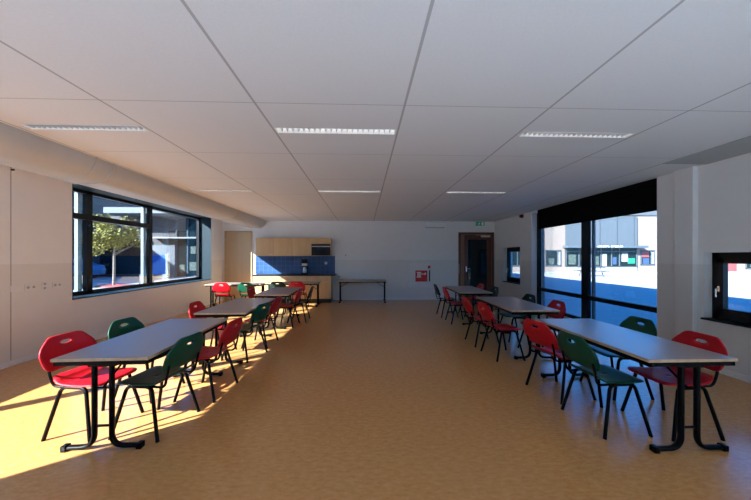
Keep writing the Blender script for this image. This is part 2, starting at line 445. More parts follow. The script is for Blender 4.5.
# the dim corridor behind the glazed door
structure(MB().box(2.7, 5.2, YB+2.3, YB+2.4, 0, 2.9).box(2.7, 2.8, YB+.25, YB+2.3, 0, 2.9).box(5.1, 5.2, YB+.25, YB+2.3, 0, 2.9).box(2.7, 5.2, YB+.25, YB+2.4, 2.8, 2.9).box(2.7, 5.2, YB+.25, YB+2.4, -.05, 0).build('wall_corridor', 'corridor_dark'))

# ---- ventilation duct under the left edge of the ceiling
def duct_profile(r, zc=CZ, xa=-3.62, xb=-3.84, n=14):
    p = [(xa+r*math.cos(a), zc+r*math.sin(a)) for a in [-PI/2*i/n for i in range(n+1)]]
    p += [(xb-r*math.sin(PI/2*i/n), zc-r*math.cos(PI/2*i/n)) for i in range(n+1)]
    return p
dt = thing('ventilation_duct', 'long pale rounded ventilation duct along the ceiling edge above the left windows', 'duct', (-3.73, Y0, 2.48))
def duct_piece(r, ya, yb):
    pr = duct_profile(r); mb = MB(); n = len(pr); off = Vector((3.73, -Y0, -2.48))
    v = [Vector((x, ya, min(z, CZ-.001)))+off for x, z in pr]+[Vector((x, yb, min(z, CZ-.001)))+off for x, z in pr]
    mb.add(v, [(i, i+1, n+i+1, n+i) for i in range(n-1)], True)
    mb.add(v, [tuple(range(n)), tuple(range(n, 2*n)), (0, n-1, 2*n-1, n)])
    return mb
duct_piece(.262, Y0, YB-.002).build('duct_shell', 'duct_paint', dt)
for y in (4.0, 4.27, 8.4): duct_piece(.274, y, y+.035).build('joint_band', 'duct_paint', dt)

# ---- recessed louvre lamps
LN = [['left ceiling louvre lamp nearest the camera, beside the round duct', 'middle ceiling louvre lamp nearest the camera', 'right ceiling louvre lamp nearest the camera'],
      ['left ceiling louvre lamp of the farther row, beside the round duct', 'middle ceiling louvre lamp of the farther row', 'right ceiling louvre lamp of the farther row']]
for ry, y in enumerate(LAMPY):
    for rx, (a, b) in enumerate(LAMPX):
        w = (b-a)/2
        t = thing('ceiling_lamp', 'white recessed '+LN[ry][rx], 'ceiling lamp', ((a+b)/2, y, CZ), 0, 'recessed louvre lamps in the ceiling')
        e = .001
        MB().box(-w+e, w-e, -LW+e, LW-e, .10, .105).box(-w+e, -w+.006, -LW+e, LW-e, -.004, .10).box(w-.006, w-e, -LW+e, LW-e, -.004, .10)\
            .box(-w+e, w-e, -LW+e, -LW+.006, -.004, .10).box(-w+e, w-e, LW-.006, LW-e, -.004, .10).build('housing', 'plastic_white', t)
        lv = MB(); n = 22
        for k in range(1, n):
            x = -w+2*w*k/n
            lv.add([(x-.010, -LW+.012, .045), (x+.010, -LW+.012, .045), (x, -LW+.012, .0), (x-.010, LW-.012, .045), (x+.010, LW-.012, .045), (x, LW-.012, .0)],
                   [(0, 1, 2), (5, 4, 3), (0, 3, 4, 1), (1, 4, 5, 2), (2, 5, 3, 0)])
        lv.build('louver', 'louver_metal', t)
        MB().tube([(-w+.02, 0, .07), (w-.02, 0, .07)], .013, 10).build('lamp_tube', 'lamp_tube', t)

# ------------------------------------------------------------------ furniture
def shell(outline, hole, f, th, rings=5, nrm=None):
    """a moulded plate: star-shaped outline with an optional hole, mapped to 3D by f, thickness th along nrm(u,v)"""
    N = len(outline); mb = MB(); v = []; fc = []
    for t in range(rings+1):
        k = t/rings
        for (a, b), (c, d) in zip(hole, outline): v.append((a+(c-a)*k, b+(d-b)*k))
    top = [Vector(f(u, w)) for u, w in v]
    bot = [Vector(f(u, w))+Vector(nrm)*th for u, w in v]
    n = len(v)
    for t in range(rings):
        for j in range(N):
            a, b, c, d = t*N+j, t*N+(j+1) % N, (t+1)*N+(j+1) % N, (t+1)*N+j
            fc.append((a, b, c, d)); fc.append((a+n, d+n, c+n, b+n))
    for j in range(N):
        a, b = j, (j+1) % N; fc.append((a, a+n, b+n, b))
        a, b = rings*N+j, rings*N+(j+1) % N; fc.append((a, b, b+n, a+n))
    mb.add(top+bot, fc, True); return mb
def ray_outline(poly, c, N):
    """sample the closed polygon at N equal angles about c"""
    out = []
    for k in range(N):
        a = 2*PI*k/N; d = (math.cos(a), math.sin(a)); best = None
        for (x0, y0), (x1, y1) in zip(poly, poly[1:]+poly[:1]):
            ex, ey = x1-x0, y1-y0; den = d[0]*ey-d[1]*ex
            if abs(den) < 1e-12: continue
            t = ((x0-c[0])*ey-(y0-c[1])*ex)/den; s = ((x0-c[0])*d[1]-(y0-c[1])*d[0])/den
            if t > 0 and -1e-9 <= s <= 1+1e-9 and (best is None or t < best): best = t
        out.append((c[0]+d[0]*best, c[1]+d[1]*best))
    return out
def round_poly(pts, rs, seg=6):
    out = []
    n = len(pts)
    for i in range(n):
        p = Vector(pts[i]); a = Vector(pts[i-1])-p; b = Vector(pts[(i+1) % n])-p; d = rs[i]
        A = p+a.normalized()*d; B = p+b.normalized()*d
        for k in range(seg+1):
            t = k/seg; q = A*(1-t)**2+p*2*t*(1-t)+B*t*t; out.append((q.x, q.y))
    return out
BACK = round_poly([(-.226, .538), (.226, .538), (.242, .695), (.135, .812), (-.135, .812), (-.242, .695)], [.055, .055, .05, .035, .035, .05])
SEAT = round_poly([(-.20, -.225), (.20, -.225), (.215, .215), (-.215, .215)], [.06, .06, .07, .07])
def back_map(x, z):
    return (x, -.222-.30*(z-.485)+.50*x*x-.015*math.sin((z-.538)/.275*PI), z)
def seat_map(x, y):
    z = .448+.10*x*x-.012*math.cos(min(1, abs(y)/.2)*PI/2)
    if y > .13: z -= 1.6*(y-.13)**2
    if y < -.12: z += 4.6*(y+.12)**2
    return (x, y, z)

def make_chair(color):
    t = thing('school_chair', '', 'chair')
    N = 64; c = (0, .745)
    hole = [(c[0]+.048*math.cos(2*PI*k/N), c[1]+.016*math.sin(2*PI*k/N)) for k in range(N)]
    shell(ray_outline(BACK, c, N), hole, back_map, .012, 6, (0, -1, 0)).build('backrest', color, t)
    c = (0, 0); N = 48
    hole = [(.004*math.cos(2*PI*k/N), .004*math.sin(2*PI*k/N)) for k in range(N)]
    shell(ray_outline(SEAT, c, N), hole, seat_map, .012, 6, (0, 0, -1)).build('seat', color, t)
    r = .0145
    for s in (-1, 1):
        MB().tube(rounded([(s*.195, 0, .419), (s*.195, .105, .419), (s*.252, .205, 0)], .05), r).build('leg', 'black_steel', t)
        MB().tube(rounded([(s*.195, 0, .419), (s*.195, -.115, .419), (s*.252, -.215, 0)], .05), r).build('leg', 'black_steel', t)
    fm = MB()
    for s in (-1, 1):
        fm.tube(rounded([(s*.175, .06, .415), (s*.175, -.215, .412), (s*.185, -.240, .50), (s*.182, -.262, .60)], .06), .0105)
    fm.tube([(-.195, .055, .415), (.195, .055, .415)], .010).tube([(-.195, -.085, .415), (.195, -.085, .415)], .010)
    fm.build('back_frame', 'black_steel', t)
    return t

RED, GREEN, DARK = 'red', 'green', 'dark'
protos = {}
MATN = {RED: 'chair_red', GREEN: 'chair_green', DARK: 'chair_dark_green'}
def chair(kind, x, y, face, label, group):
    rz = {'+x': -PI/2, '-x': PI/2, '+y': 0, '-y': PI}[face] if isinstance(face, str) else face
    if kind not in protos: protos[kind] = o = make_chair(MATN[kind]); o.location = (x, y, 0); o.rotation_euler = (0, 0, rz)
    else: o = copy_thing(protos[kind], (x, y, 0), rz)
    o['label'] = label; o['group'] = group
    return o

def make_table():
    t = thing('folding_table', '', 'table')
    hw, hl = .35, .775
    tp = MB().box(-hw, hw, -hl, hl, .698, .722).build('table_top', 'laminate', t, bevel=.002)
    e = .004
    MB().box(-hw-e, -hw, -hl-e, hl+e, .6985, .7205).box(hw, hw+e, -hl-e, hl+e, .6985, .7205).box(-hw, hw, -hl-e, -hl, .6985, .7205).box(-hw, hw, hl, hl+e, .6985, .7205).build('edge_band', 'table_edge', tp)
    a = MB(); i = .006
    a.box(-hw+i, -hw+i+.025, -hl+i, hl-i, .662, .698).box(hw-i-.025, hw-i, -hl+i, hl-i, .662, .698)
    a.box(-hw+i, hw-i, -hl+i, -hl+i+.025, .662, .698).box(-hw+i, hw-i, hl-i-.025, hl-i, .662, .698)
    a.build('frame', 'black_steel', t, bevel=.003)
    for sy in (-1, 1):
        y = sy*(hl-.032)
        for s in (-1, 1):
            p = rounded([(s*.064, y, .665), (s*.064, y, .026), (s*.285, y, .024)], .10, 8)
            lg = MB().tube(p, .017, 12, ry=.024, up=(1, 0, 0)).build('leg', 'black_steel', t)
            MB().box(s*.255, s*.295, y-.028, y+.028, 0, .046).build('foot_cap', 'black_steel', lg, bevel=.006)
        MB().tube([(-.064, y, .185), (.064, y, .185)], .010).build('crossbar', 'black_steel', t)
        MB().tube([(0, y, .48), (0, y-sy*.30, .67)], .008).tube([(-.064, y, .48), (.064, y, .48)], .008).box(-.10, .10, y-.02, y+.02, .650, .668).build('brace', 'black_steel', t)
    return t
proto_table = []
def table(x, y, rz, label, group):
    if not proto_table: proto_table.append(make_table()); o = proto_table[0]; o.location = (x, y, 0); o.rotation_euler = (0, 0, rz)
    else: o = copy_thing(proto_table[0], (x, y, 0), rz)
    o['label'] = label; o['group'] = group

GT = 'grey brown tables set out in rows'
table(-2.06, 3.24, 0.035, 'grey brown table nearest the camera in the left row', GT)
table(-2.02, 5.17, 0.02, 'grey brown table second from the camera in the left row', GT)
table(-1.93, 7.26, 0.02, 'grey brown table third from the camera in the left row, crossways tables behind', GT)
table(2.512, 3.05, 0, 'grey brown table nearest the camera in the right row', GT)
table(2.53, 5.21, -0.035, 'grey brown table in the middle of the right row', GT)
table(2.5, 7.5, -0.04, 'grey brown table farthest in the right row, before the glazed door', GT)
table(-3.74, 9.32, PI/2, 'grey brown table set crossways below the left window by the left wall', GT)
table(-2.17, 9.68, PI/2, 'grey brown table set crossways before the kitchen base cabinets', GT)
table(-.05, 10.41, PI/2, 'lone grey brown table standing against the back wall', GT)

GC = 'school chairs at the tables'
chair(RED, -2.37, 2.85, -PI/2-.13, 'red plastic chair on window side at near end of the nearest left table', GC)
chair(GREEN, -2.36, 3.53, -PI/2-.08, 'green plastic chair on window side of the nearest left table, behind the red one', GC)
chair(GREEN, -1.85, 2.85, PI/2-.13, 'green plastic chair on aisle side at near end of the nearest left table', GC)
chair(RED, -1.74, 3.52, PI/2-.06, 'red plastic chair on aisle side at far end of the nearest left table', GC)
chair(RED, -2.27, 4.85, '+x', 'single red plastic chair on window side of the second left table', GC)
chair(GREEN, -1.80, 4.76, PI/2-.24, 'green plastic chair on aisle side of the second left table', GC)
chair(RED, -1.78, 5.40, PI/2-.08, 'red plastic chair on aisle side of the second left table', GC)
chair(RED, -1.70, 6.88, PI/2-.06, 'red plastic chair on aisle side of the third left table', GC)
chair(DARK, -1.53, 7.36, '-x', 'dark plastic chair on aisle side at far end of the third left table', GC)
chair(RED, -2.36, 7.36, '+x', 'red plastic chair on window side of the third left table', GC)
chair(RED, -3.86, 8.80, 0.05, 'sunlit red plastic chair at the crossways table by the left wall', GC)
chair(GREEN, -3.17, 8.80, -.08, 'half sunlit green plastic chair at the crossways table by the left wall', GC)
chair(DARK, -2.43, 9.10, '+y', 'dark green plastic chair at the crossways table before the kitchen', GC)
chair(RED, -1.90, 9.12, '+y', 'red plastic chair at the crossways table before the kitchen', GC)
chair(GREEN, 2.18, 2.745, -PI/2+.06, 'green plastic chair on aisle side at near end of the nearest right table', GC)
chair(RED, 2.17, 3.37, -PI/2+.20, 'red plastic chair on aisle side at far end of the nearest right table', GC)
chair(RED, 2.72, 2.68, '-x', 'red plastic chair on window side at near end of the nearest right table', GC)
chair(GREEN, 2.82, 3.40, '-x', 'green plastic chair on window side at far end of the nearest right table', GC)
chair(RED, 2.10, 4.64, -PI/2+.08, 'red plastic chair on aisle side at near end of the middle right table', GC)
chair(RED, 2.06, 5.33, '+x', 'red plastic chair on aisle side at far end of the middle right table', GC)
chair(RED, 2.75, 4.78, '-x', 'red plastic chair on window side of the middle right table', GC)
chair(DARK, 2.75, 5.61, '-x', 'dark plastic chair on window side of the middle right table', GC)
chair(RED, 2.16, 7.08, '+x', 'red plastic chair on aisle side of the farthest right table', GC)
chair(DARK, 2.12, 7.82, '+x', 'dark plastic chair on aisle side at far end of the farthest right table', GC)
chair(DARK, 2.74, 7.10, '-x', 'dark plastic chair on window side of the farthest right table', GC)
chair(RED, 2.71, 7.88, '-x', 'red plastic chair on window side at far end of the farthest right table', GC)

# ------------------------------------------------------------------ kitchen
BX = [-3.60, -2.985, -2.37, -1.73, -1.085]
ordb = ['leftmost', 'second from left', 'third from left', 'rightmost']
for k in range(4):
    a, b = BX[k], BX[k+1]; w = (b-a)/2
    t = thing('base_cabinet', 'maple kitchen base cabinet under the black worktop, %s' % ordb[k], 'cabinet', ((a+b)/2, 10.20, 0), 0, 'kitchen base cabinets')
    MB().box(-w+.001, w-.001, .02, .595, .13, .885).build('body', 'maple', t)
    MB().box(-w+.001, w-.001, .08, .59, 0, .13).build('plinth', 'worktop_black', t)
    d = MB().box(-w+.004, w-.004, 0, .02, .135, .735).build('door', 'maple', t, bevel=.002)
    MB().tube(rounded([(w-.17, 0, .69), (w-.17, -.025, .69), (w-.06, -.025, .69), (w-.06, 0, .69)], .012), .005, 8).build('handle', 'silver', d)
    d = MB().box(-w+.004, w-.004, 0, .02, .742, .880).build('drawer', 'maple', t, bevel=.002)
    MB().tube(rounded([(-.06, 0, .815), (-.06, -.025, .815), (.06, -.025, .815), (.06, 0, .815)], .012), .005, 8).build('handle', 'silver', d)
tag(MB().box(-3.62, -.955, 10.185, YB-.001, .886, .925).build('worktop', 'worktop_black', bevel=.003), 'long black kitchen worktop over the maple base cabinets', 'worktop')
tag(MB().box(-3.72, -1.005, YB-.012, YB-.0005, .926, 1.535).build('tile_splashback', 'blue_tiles'), 'blue tiled splashback behind the kitchen worktop', 'splashback')
UX = [-3.61, -3.0, -2.388, -1.773, -1.107]
for k in range(4):
    a, b = UX[k], UX[k+1]; w = (b-a)/2
    if k < 3:
        t = thing('wall_cabinet', 'maple wall cabinet over the blue tiles, %s' % ordb[k], 'cabinet', ((a+b)/2, 10.45, 1.536), 0, 'kitchen wall cabinets')
        MB().box(-w+.001, w-.001, .02, .349, 0, .60).build('body', 'maple', t)
        d = MB().box(-w+.004, w-.004, 0, .02, .002, .598).build('door', 'maple', t, bevel=.002)
        s = 1 if k < 2 else -1
        MB().tube(rounded([(s*(w-.17), 0, .05), (s*(w-.17), -.022, .05), (s*(w-.06), -.022, .05), (s*(w-.06), 0, .05)], .012), .005, 8).build('handle', 'silver', d)
    else:
        t = thing('wall_cabinet', 'maple wall cabinet above the black microwave, rightmost over the blue tiles', 'cabinet', ((a+b)/2, 10.45, 1.536), 0, 'kitchen wall cabinets')
        MB().box(-w+.001, w-.001, .02, .349, .40, .60).box(-w+.001, -w+.019, .02, .349, 0, .40).box(w-.019, w-.001, .02, .349, 0, .40).box(-w+.019, w-.019, .02, .349, 0, .016).box(-w+.019, w-.019, .335, .349, .016, .40).build('body', 'maple', t)
        d = MB().box(-w+.004, w-.004, 0, .02, .405, .598).build('door', 'maple', t, bevel=.002)
        MB().tube(rounded([(-.06, 0, .44), (-.06, -.022, .44), (.06, -.022, .44), (.06, 0, .44)], .012), .005, 8).build('handle', 'silver', d)
mw = thing('microwave', 'black built-in microwave under the rightmost kitchen wall cabinet', 'microwave', (-1.44, 10.45, 1.5525))
MB().box(-.31, .31, .01, .32, 0, .38).build('body', 'appliance_black', mw)
MB().box(-.315, .315, -.012, .01, .0, .285).build('door', 'appliance_black', mw, bevel=.004)
MB().box(-.20, .13, -.0135, -.011, .06, .235).build('door_window', 'appliance_glass', mw)
MB().box(-.315, .315, -.012, .01, .29, .382).build('control_panel', 'appliance_black', mw, bevel=.003)
MB().box(-.31, .31, -.016, -.011, .288, .312).box(-.13, .13, -.03, -.016, .292, .308).build('handle', 'silver', mw)
cm = thing('coffee_machine', 'tall black and silver coffee machine on the worktop before the blue tiles', 'coffee machine', (-1.98, 10.50, .925))
MB().box(-.10, .10, -.14, .12, 0, .035).build('base', 'appliance_black', cm, bevel=.006)
MB().box(-.09, .09, .04, .12, .035, .50).build('column', 'appliance_black', cm, bevel=.006)
MB().box(-.10, .10, -.12, .12, .36, .50).build('head', 'appliance_black', cm, bevel=.01)
MB().box(-.085, .085, -.123, -.119, .285, .36).box(-.085, .085, -.10, .04, .285, .36).build('filter_holder', 'silver', cm)
jg = MB().lathe([(.055, .036), (.072, .06), (.072, .16), (.05, .22), (.052, .24)], (0, -.045), 18).build('jug', 'silver', cm)
MB().tube(rounded([(.05, -.06, .21), (.115, -.07, .20), (.11, -.07, .08), (.07, -.06, .08)], .03), .008, 8).build('handle', 'appliance_black', jg)

# ------------------------------------------------------------------ things on the walls
def wall_plate(name, label, cat, loc, face, w, h, dots, mname='cabinet_white', group=None, dot='plastic_grey'):
    """face: 'x+' for a plate on the left wall, 'y-' for one on the back wall"""
    t = thing(name, label, cat, loc, -PI/2 if face == 'x+' else PI, group)      # local +Y points off the wall
    if face == 'x+': t.rotation_euler = (0, 0, -PI/2)
    MB().box(-w/2, w/2, 0, .012, -h/2, h/2).build('cover_plate', mname, t, bevel=.003)
    for dx, dz, r in dots:
        MB().tube([(dx, .010, dz), (dx, .0135, dz)], r, 16).build('socket_insert', dot, t)
    return t
GS = 'wall sockets on the left wall'
wall_plate('wall_socket', 'blank wide cover plate on the left wall, leftmost by the joint', 'socket', (XL, 4.50, 1.06), 'x+', .13, .085, [], group=GS)
wall_plate('wall_socket', 'double wall socket in middle of the plates on the left wall', 'socket', (XL, 4.69, 1.06), 'x+', .16, .085, [(-.038, 0, .02), (.038, 0, .02)], group=GS)
wall_plate('wall_socket', 'upright narrow double socket plate on the left wall', 'socket', (XL, 4.885, 1.06), 'x+', .075, .13, [(0, -.032, .02), (0, .032, .02)], group=GS)
wall_plate('wall_socket', 'double wall socket closest to the left window', 'socket', (XL, 5.08, 1.06), 'x+', .15, .085, [(-.036, 0, .02), (.036, 0, .02)], group=GS)
wall_plate('wall_socket', 'white wall socket set into the blue kitchen tiles', 'socket', (-1.315, YB-.012, 1.29), 'y-', .085, .085, [(0, 0, .022)])
wall_plate('light_switch', 'small light switch on back wall right of the microwave', 'switch', (-.638, YB, 1.56), 'y-', .05, .09, [(0, 0, .016)], dot='appliance_black')
wall_plate('light_switch', 'small dark knob plate beside the right end of the worktop', 'switch', (-.86, YB, .82), 'y-', .05, .06, [(0, 0, .018)], dot='appliance_black')
cs = thing('ceiling_sensor', 'tiny black sensor at the duct on the left', 'sensor', (-4.835, 4.45, 2.70))
MB().tube([(-.014, 0, 0), (.02, 0, 0)], .012, 12).build('sensor_body', 'appliance_black', cs)

fc = thing('fire_hose_cabinet', 'white flush fire hose cabinet with red square sign on back wall', 'fire hose cabinet', (1.93, YB, .44))
MB().box(-.42, .42, -.015, 0, 0, .84).build('frame', 'cabinet_white', fc, bevel=.003)
MB().box(-.39, .39, -.022, -.014, .03, .81).build('door', 'cabinet_white', fc, bevel=.003)
sg = MB().box(-.135, .285, -.026, -.022, .20, .59).build('hose_sign', 'sign_red', fc)
pc = MB(); y0, y1 = -.029, -.026
pc.box(-.085, .07, y0, y1, .50, .535).box(-.085, .07, y0, y1, .345, .375).box(-.07, .055, y0, y1, .385, .405).box(-.07, .055, y0, y1, .415, .435).box(-.07, .055, y0, y1, .445, .465).box(-.07, .055, y0, y1, .475, .490)
pc.box(.055, .20, y0, y1, .452, .478)
pc.prism([(.185, .43), (.235, .445), (.245, .47), (.225, .50), (.205, .53), (.19, .49)], 'y', y0, y1)
pc.build('hose_symbol', 'sign_white', sg)
MB().box(.345, .385, -.034, -.022, .20, .60).build('recessed_handle', 'appliance_black', fc, bevel=.004)
MB().box(.30, .39, -.026, -.022, .66, .76).build('sticker', 'sign_red', fc)

ex = thing('exit_sign', 'green emergency exit sign with white running figure above the glazed door', 'exit sign', (4.07, YB, 2.59))
MB().box(-.165, .165, -.07, 0, 0, .15).build('housing', 'plastic_white', ex, bevel=.004)
pn = MB().box(-.155, .155, -.074, -.070, .008, .142).build('sign_panel', 'exit_green', ex)
pg = MB(); y0, y1 = -.077, -.074
pg.box(.05, .12, y0, y1, .02, .13)                                   # door
pg.tube([(-.03, y1, .115), (-.03, y0, .115)], .012, 12)              # head
pg.prism([(-.045, .10), (-.02, .10), (-.03, .06), (-.055, .06)], 'y', y0, y1)
pg.prism([(-.02, .10), (.015, .085), (.012, .075), (-.024, .088)], 'y', y0, y1)
pg.prism([(-.045, .10), (-.075, .08), (-.07, .072), (-.042, .086)], 'y', y0, y1)
pg.prism([(-.045, .06), (-.03, .06), (-.005, .045), (-.005, .022), (-.018, .022), (-.018, .038)], 'y', y0, y1)
pg.prism([(-.055, .062), (-.042, .058), (-.06, .03), (-.09, .026), (-.09, .036), (-.068, .04)], 'y', y0, y1)
pg.prism([(-.145, .075), (-.115, .10), (-.115, .05)], 'y', y0, y1)
pg.build('exit_symbol', 'sign_white', pn)
wu = thing('emergency_light', 'flat white box luminaire at the top of the back wall', 'luminaire', (2.49, YB, 2.52))
MB().box(-.36, .36, -.10, 0, .02, .15).build('housing', 'plastic_white', wu, bevel=.01)
MB().box(-.33, .33, -.09, -.01, .004, .022).build('diffuser', 'plastic_grey', wu, bevel=.004)
sr = thing('fire_siren', 'small dark red fire siren high on right wall beside the tall window', 'siren', (XF, 8.87, 2.69))
MB().tube([(0, 0, 0), (-.03, 0, 0)], .055, 20).build('base', 'siren_red', sr)
MB().tube([(-.03, 0, 0), (-.075, 0, 0), (-.09, 0, 0)], [.048, .044, .030], 20).build('sounder', 'siren_red', sr)

# ------------------------------------------------------------------ outside
structure(MB().box(-70, 90, -60, 90, -.4, -.125).build('ground', 'paving'))

# building across the square on the right
FY = 33.4
rb = thing('shop_building', 'sunlit salmon brick building with grey panels and shop glazing across the square', 'building', (26, FY, -.125))
def fx(x): return x-26
mb = wall_cells('y', 0, 8, -14, 32, 0, 6.25, [])
mb.build('wall', 'salmon_brick', rb)
MB().box(-14.1, 32.1, -.12, 8, 6.25, 7.3).build('roof_edge', 'roof_grey', rb)
MB().box(fx(22.15), fx(30.25), -.18, 0, 2.85, 6.1).build('panel_cladding', 'grey_panel', rb)
MB().box(fx(21.9), fx(30.85), -.9, 0, 2.62, 2.86).build('canopy', 'facade_frame', rb)
lt = MB()
for k in range(15):
    x = fx(25.2)+k*.19
    if k == 7: continue
    hgt = .17 if k % 3 else .13
    lt.box(x, x+.035, -.93, -.9, 2.70, 2.70+hgt)
    if k % 2: lt.box(x+.035, x+.12, -.93, -.9, 2.70+hgt-.035, 2.70+hgt)
    if k % 4 != 1: lt.box(x+.035, x+.12, -.93, -.9, 2.70, 2.735)
    if k % 3 == 1: lt.box(x+.10, x+.135, -.93, -.9, 2.70, 2.70+hgt)
lt.build('fascia_lettering', 'sign_white', rb)
MB().box(fx(22.15), fx(30.25), -.10, 0, .55, 2.62).build('shop_window', 'shop_glass', rb)
MB().box(fx(22.15), fx(30.25), -.16, 0, 0, .55).build('plinth', 'white_render', rb)
fm = MB()
for x in (22.15, 23.6, 25.0, 26.1, 27.3, 28.2, 30.17): fm.box(fx(x), fx(x)+.09, -.16, -.1, .5, 2.62)
fm.box(fx(22.15), fx(30.25), -.16, -.1, .5, .6).box(fx(22.15), fx(30.25), -.16, -.1, 2.2, 2.27)
fm.build('shop_window_frame', 'facade_frame', rb)
for (xa, xb, za, zb, mn) in [(22.5, 23.3, .8, 1.9, 'shop_display'), (23.9, 24.7, 1.2, 2.1, 'shop_display'), (25.3, 25.9, .7, 1.7, 'shop_display'), (26.3, 26.8, .6, 2.0, 'white_render'),
                             (27.5, 27.9, .8, 1.6, 'poster_blue'), (28.5, 29.2, 1.1, 2.1, 'white_render'), (29.2, 30.0, .9, 1.5, 'shop_green'), (24.9, 25.2, 1.2, 1.8, 'poster_red')]:
    MB().box(fx(xa), fx(xb), -.14, -.1, za, zb).build('window_display', mn, rb)
def fwin(xa, xb, za, zb, extra):
    w = MB().box(fx(xa), fx(xb), -.03, .0, za, zb).build('window', 'shop_glass', rb)
    f = MB(); t = .08
    f.box(fx(xa), fx(xa)+t, -.07, -.03, za, zb).box(fx(xb)-t, fx(xb), -.07, -.03, za, zb).box(fx(xa), fx(xb), -.07, -.03, za, za+t).box(fx(xa), fx(xb), -.07, -.03, zb-t, zb)
    f.box(fx(xb)-.45, fx(xb)-.37, -.07, -.03, za, zb)
    f.build('window_frame', 'facade_frame', w)
    for (a, b, c, d, mn) in extra: MB().box(fx(a), fx(b), -.05, -.03, c, d).build('window_display', mn, w)
fwin(19.9, 21.7, .62, 2.4, [(20.3, 20.9, .8, 1.5, 'shop_display'), (21.4, 21.6, .75, 2.2, 'white_render')])
fwin(30.75, 32.35, .72, 2.4, [(30.9, 31.7, 1.6, 2.25, 'poster_red'), (31.0, 31.7, .85, 1.5, 'poster_blue'), (31.95, 32.25, .85, 2.2, 'white_render')])
fwin(15.2, 17.2, .62, 2.4, [(15.5, 16.2, .8, 1.6, 'shop_display')])
fwin(36.0, 39.0, .3, 2.4, [(36.5, 37.3, .5, 2.0, 'shop_display'), (37.6, 38.3, .5, 2.0, 'white_render')])
fwin(43.0, 46.0, .3, 2.4, [(43.5, 44.3, .5, 2.0, 'shop_display')])
MB().box(fx(40.3), fx(41.9), -.06, 0, 0, 2.4).build('red_entrance_door', 'poster_red', rb)['label'] = 'red door'

pt = thing('picnic_table', 'grey picnic table on the sunlit square before the shop glazing', 'picnic table', (19.25, 25.6, -.125))
MB().box(-.95, .95, -.37, .37, .72, .77).build('table_top', 'bench_steel', pt, bevel=.01)
for s in (-1, 1):
    MB().box(-.95, .95, s*.62, s*.90, .43, .475).build('bench', 'bench_steel', pt, bevel=.01)
    MB().tube([(s*.6, -.62, 0), (s*.6, -.25, .72)], .035, 8).tube([(s*.6, .62, 0), (s*.6, .25, .72)], .035, 8).tube([(s*.6, -.8, .42), (s*.6, .8, .42)], .03, 8).build('leg_frame', 'bench_steel', pt)

# buildings seen through the left window
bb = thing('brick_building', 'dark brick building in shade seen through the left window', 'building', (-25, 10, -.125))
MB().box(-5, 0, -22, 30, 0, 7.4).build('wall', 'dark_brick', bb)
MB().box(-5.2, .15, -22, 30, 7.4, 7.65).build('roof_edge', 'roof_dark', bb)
for k in range(7):
    y = -8+k*4.2
    w = MB().box(0, .03, y, y+1.7, 1.0, 2.6).build('window', 'shop_glass', bb)
    MB().box(.03, .08, y, y+1.7, 1.0, 1.08).box(.03, .08, y, y+1.7, 2.52, 2.6).box(.03, .08, y, y+.08, 1.0, 2.6).box(.03, .08, y+1.62, y+1.7, 1.0, 2.6).build('window_frame', 'white_render', w)
    w = MB().box(0, .03, y, y+1.7, 4.3, 5.9).build('window', 'shop_glass', bb)
    MB().box(.03, .08, y, y+1.7, 4.3, 4.38).box(.03, .08, y, y+1.7, 5.82, 5.9).box(.03, .08, y, y+.08, 4.3, 5.9).box(.03, .08, y+1.62, y+1.7, 4.3, 5.9).build('window_frame', 'white_render', w)
wg = thing('glazed_wing', 'low wing with white fascia and tall glazing seen through the left window', 'building', (-17, 26.0, -.125))
def wx_(x): return x+17
MB().box(wx_(-24.9), wx_(-5.4), .35, 6, 0, 5.0).build('wall', 'roof_dark', wg)
MB().box(wx_(-20.2), wx_(-5.4), -1.2, 6, 5.05, 5.5).build('fascia', 'wing_render', wg)
MB().box(wx_(-17.2), wx_(-12.2), -.5, .35, 3.12, 3.24).build('canopy', 'white_render', wg)
MB().box(wx_(-17.6), wx_(-15.5), .0, .35, 0, 2.6).build('rendered_wall', 'wing_render', wg)
MB().box(wx_(-17.58), wx_(-16.1), -.05, .0, .15, 1.8).build('blue_rectangle', 'wing_blue', wg)['label'] = 'blue rectangle'  # flat blue rectangle on the rendered wall
MB().box(wx_(-15.5), wx_(-9), .2, .35, .25, 4.8).build('glazing', 'shop_glass', wg)
MB().box(wx_(-21.6), wx_(-17.6), .2, .35, .25, 3.0).build('glazing', 'shop_glass', wg)
gf = MB()
for x in (-15.5, -14.6, -13.7, -12.6, -11.4, -10.2): gf.box(wx_(x), wx_(x)+.09, .12, .2, .25, 4.8)
gf.build('glazing_frame', 'facade_frame', wg)
for (xa, xb, za, zb) in [(-14.3, -13.9, 1.9, 2.5), (-14.4, -13.8, .5, 1.2), (-13.4, -12.8, 1.0, 1.6), (-15.2, -14.8, .4, 1.0)]:
    MB().box(wx_(xa), wx_(xb), .16, .2, za, zb).build('window_display', 'shop_display', wg)

ob = thing('sky_blocker', 'added unseen dark brick block that cuts sky light behind the room', 'building', (0, -20, -.125))  # added out of view: holds back low sky light, lets the sun pass
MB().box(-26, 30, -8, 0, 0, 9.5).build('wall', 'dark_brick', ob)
MB().box(-26.2, 30.2, -8.2, .2, 9.5, 9.8).build('roof_edge', 'roof_dark', ob)

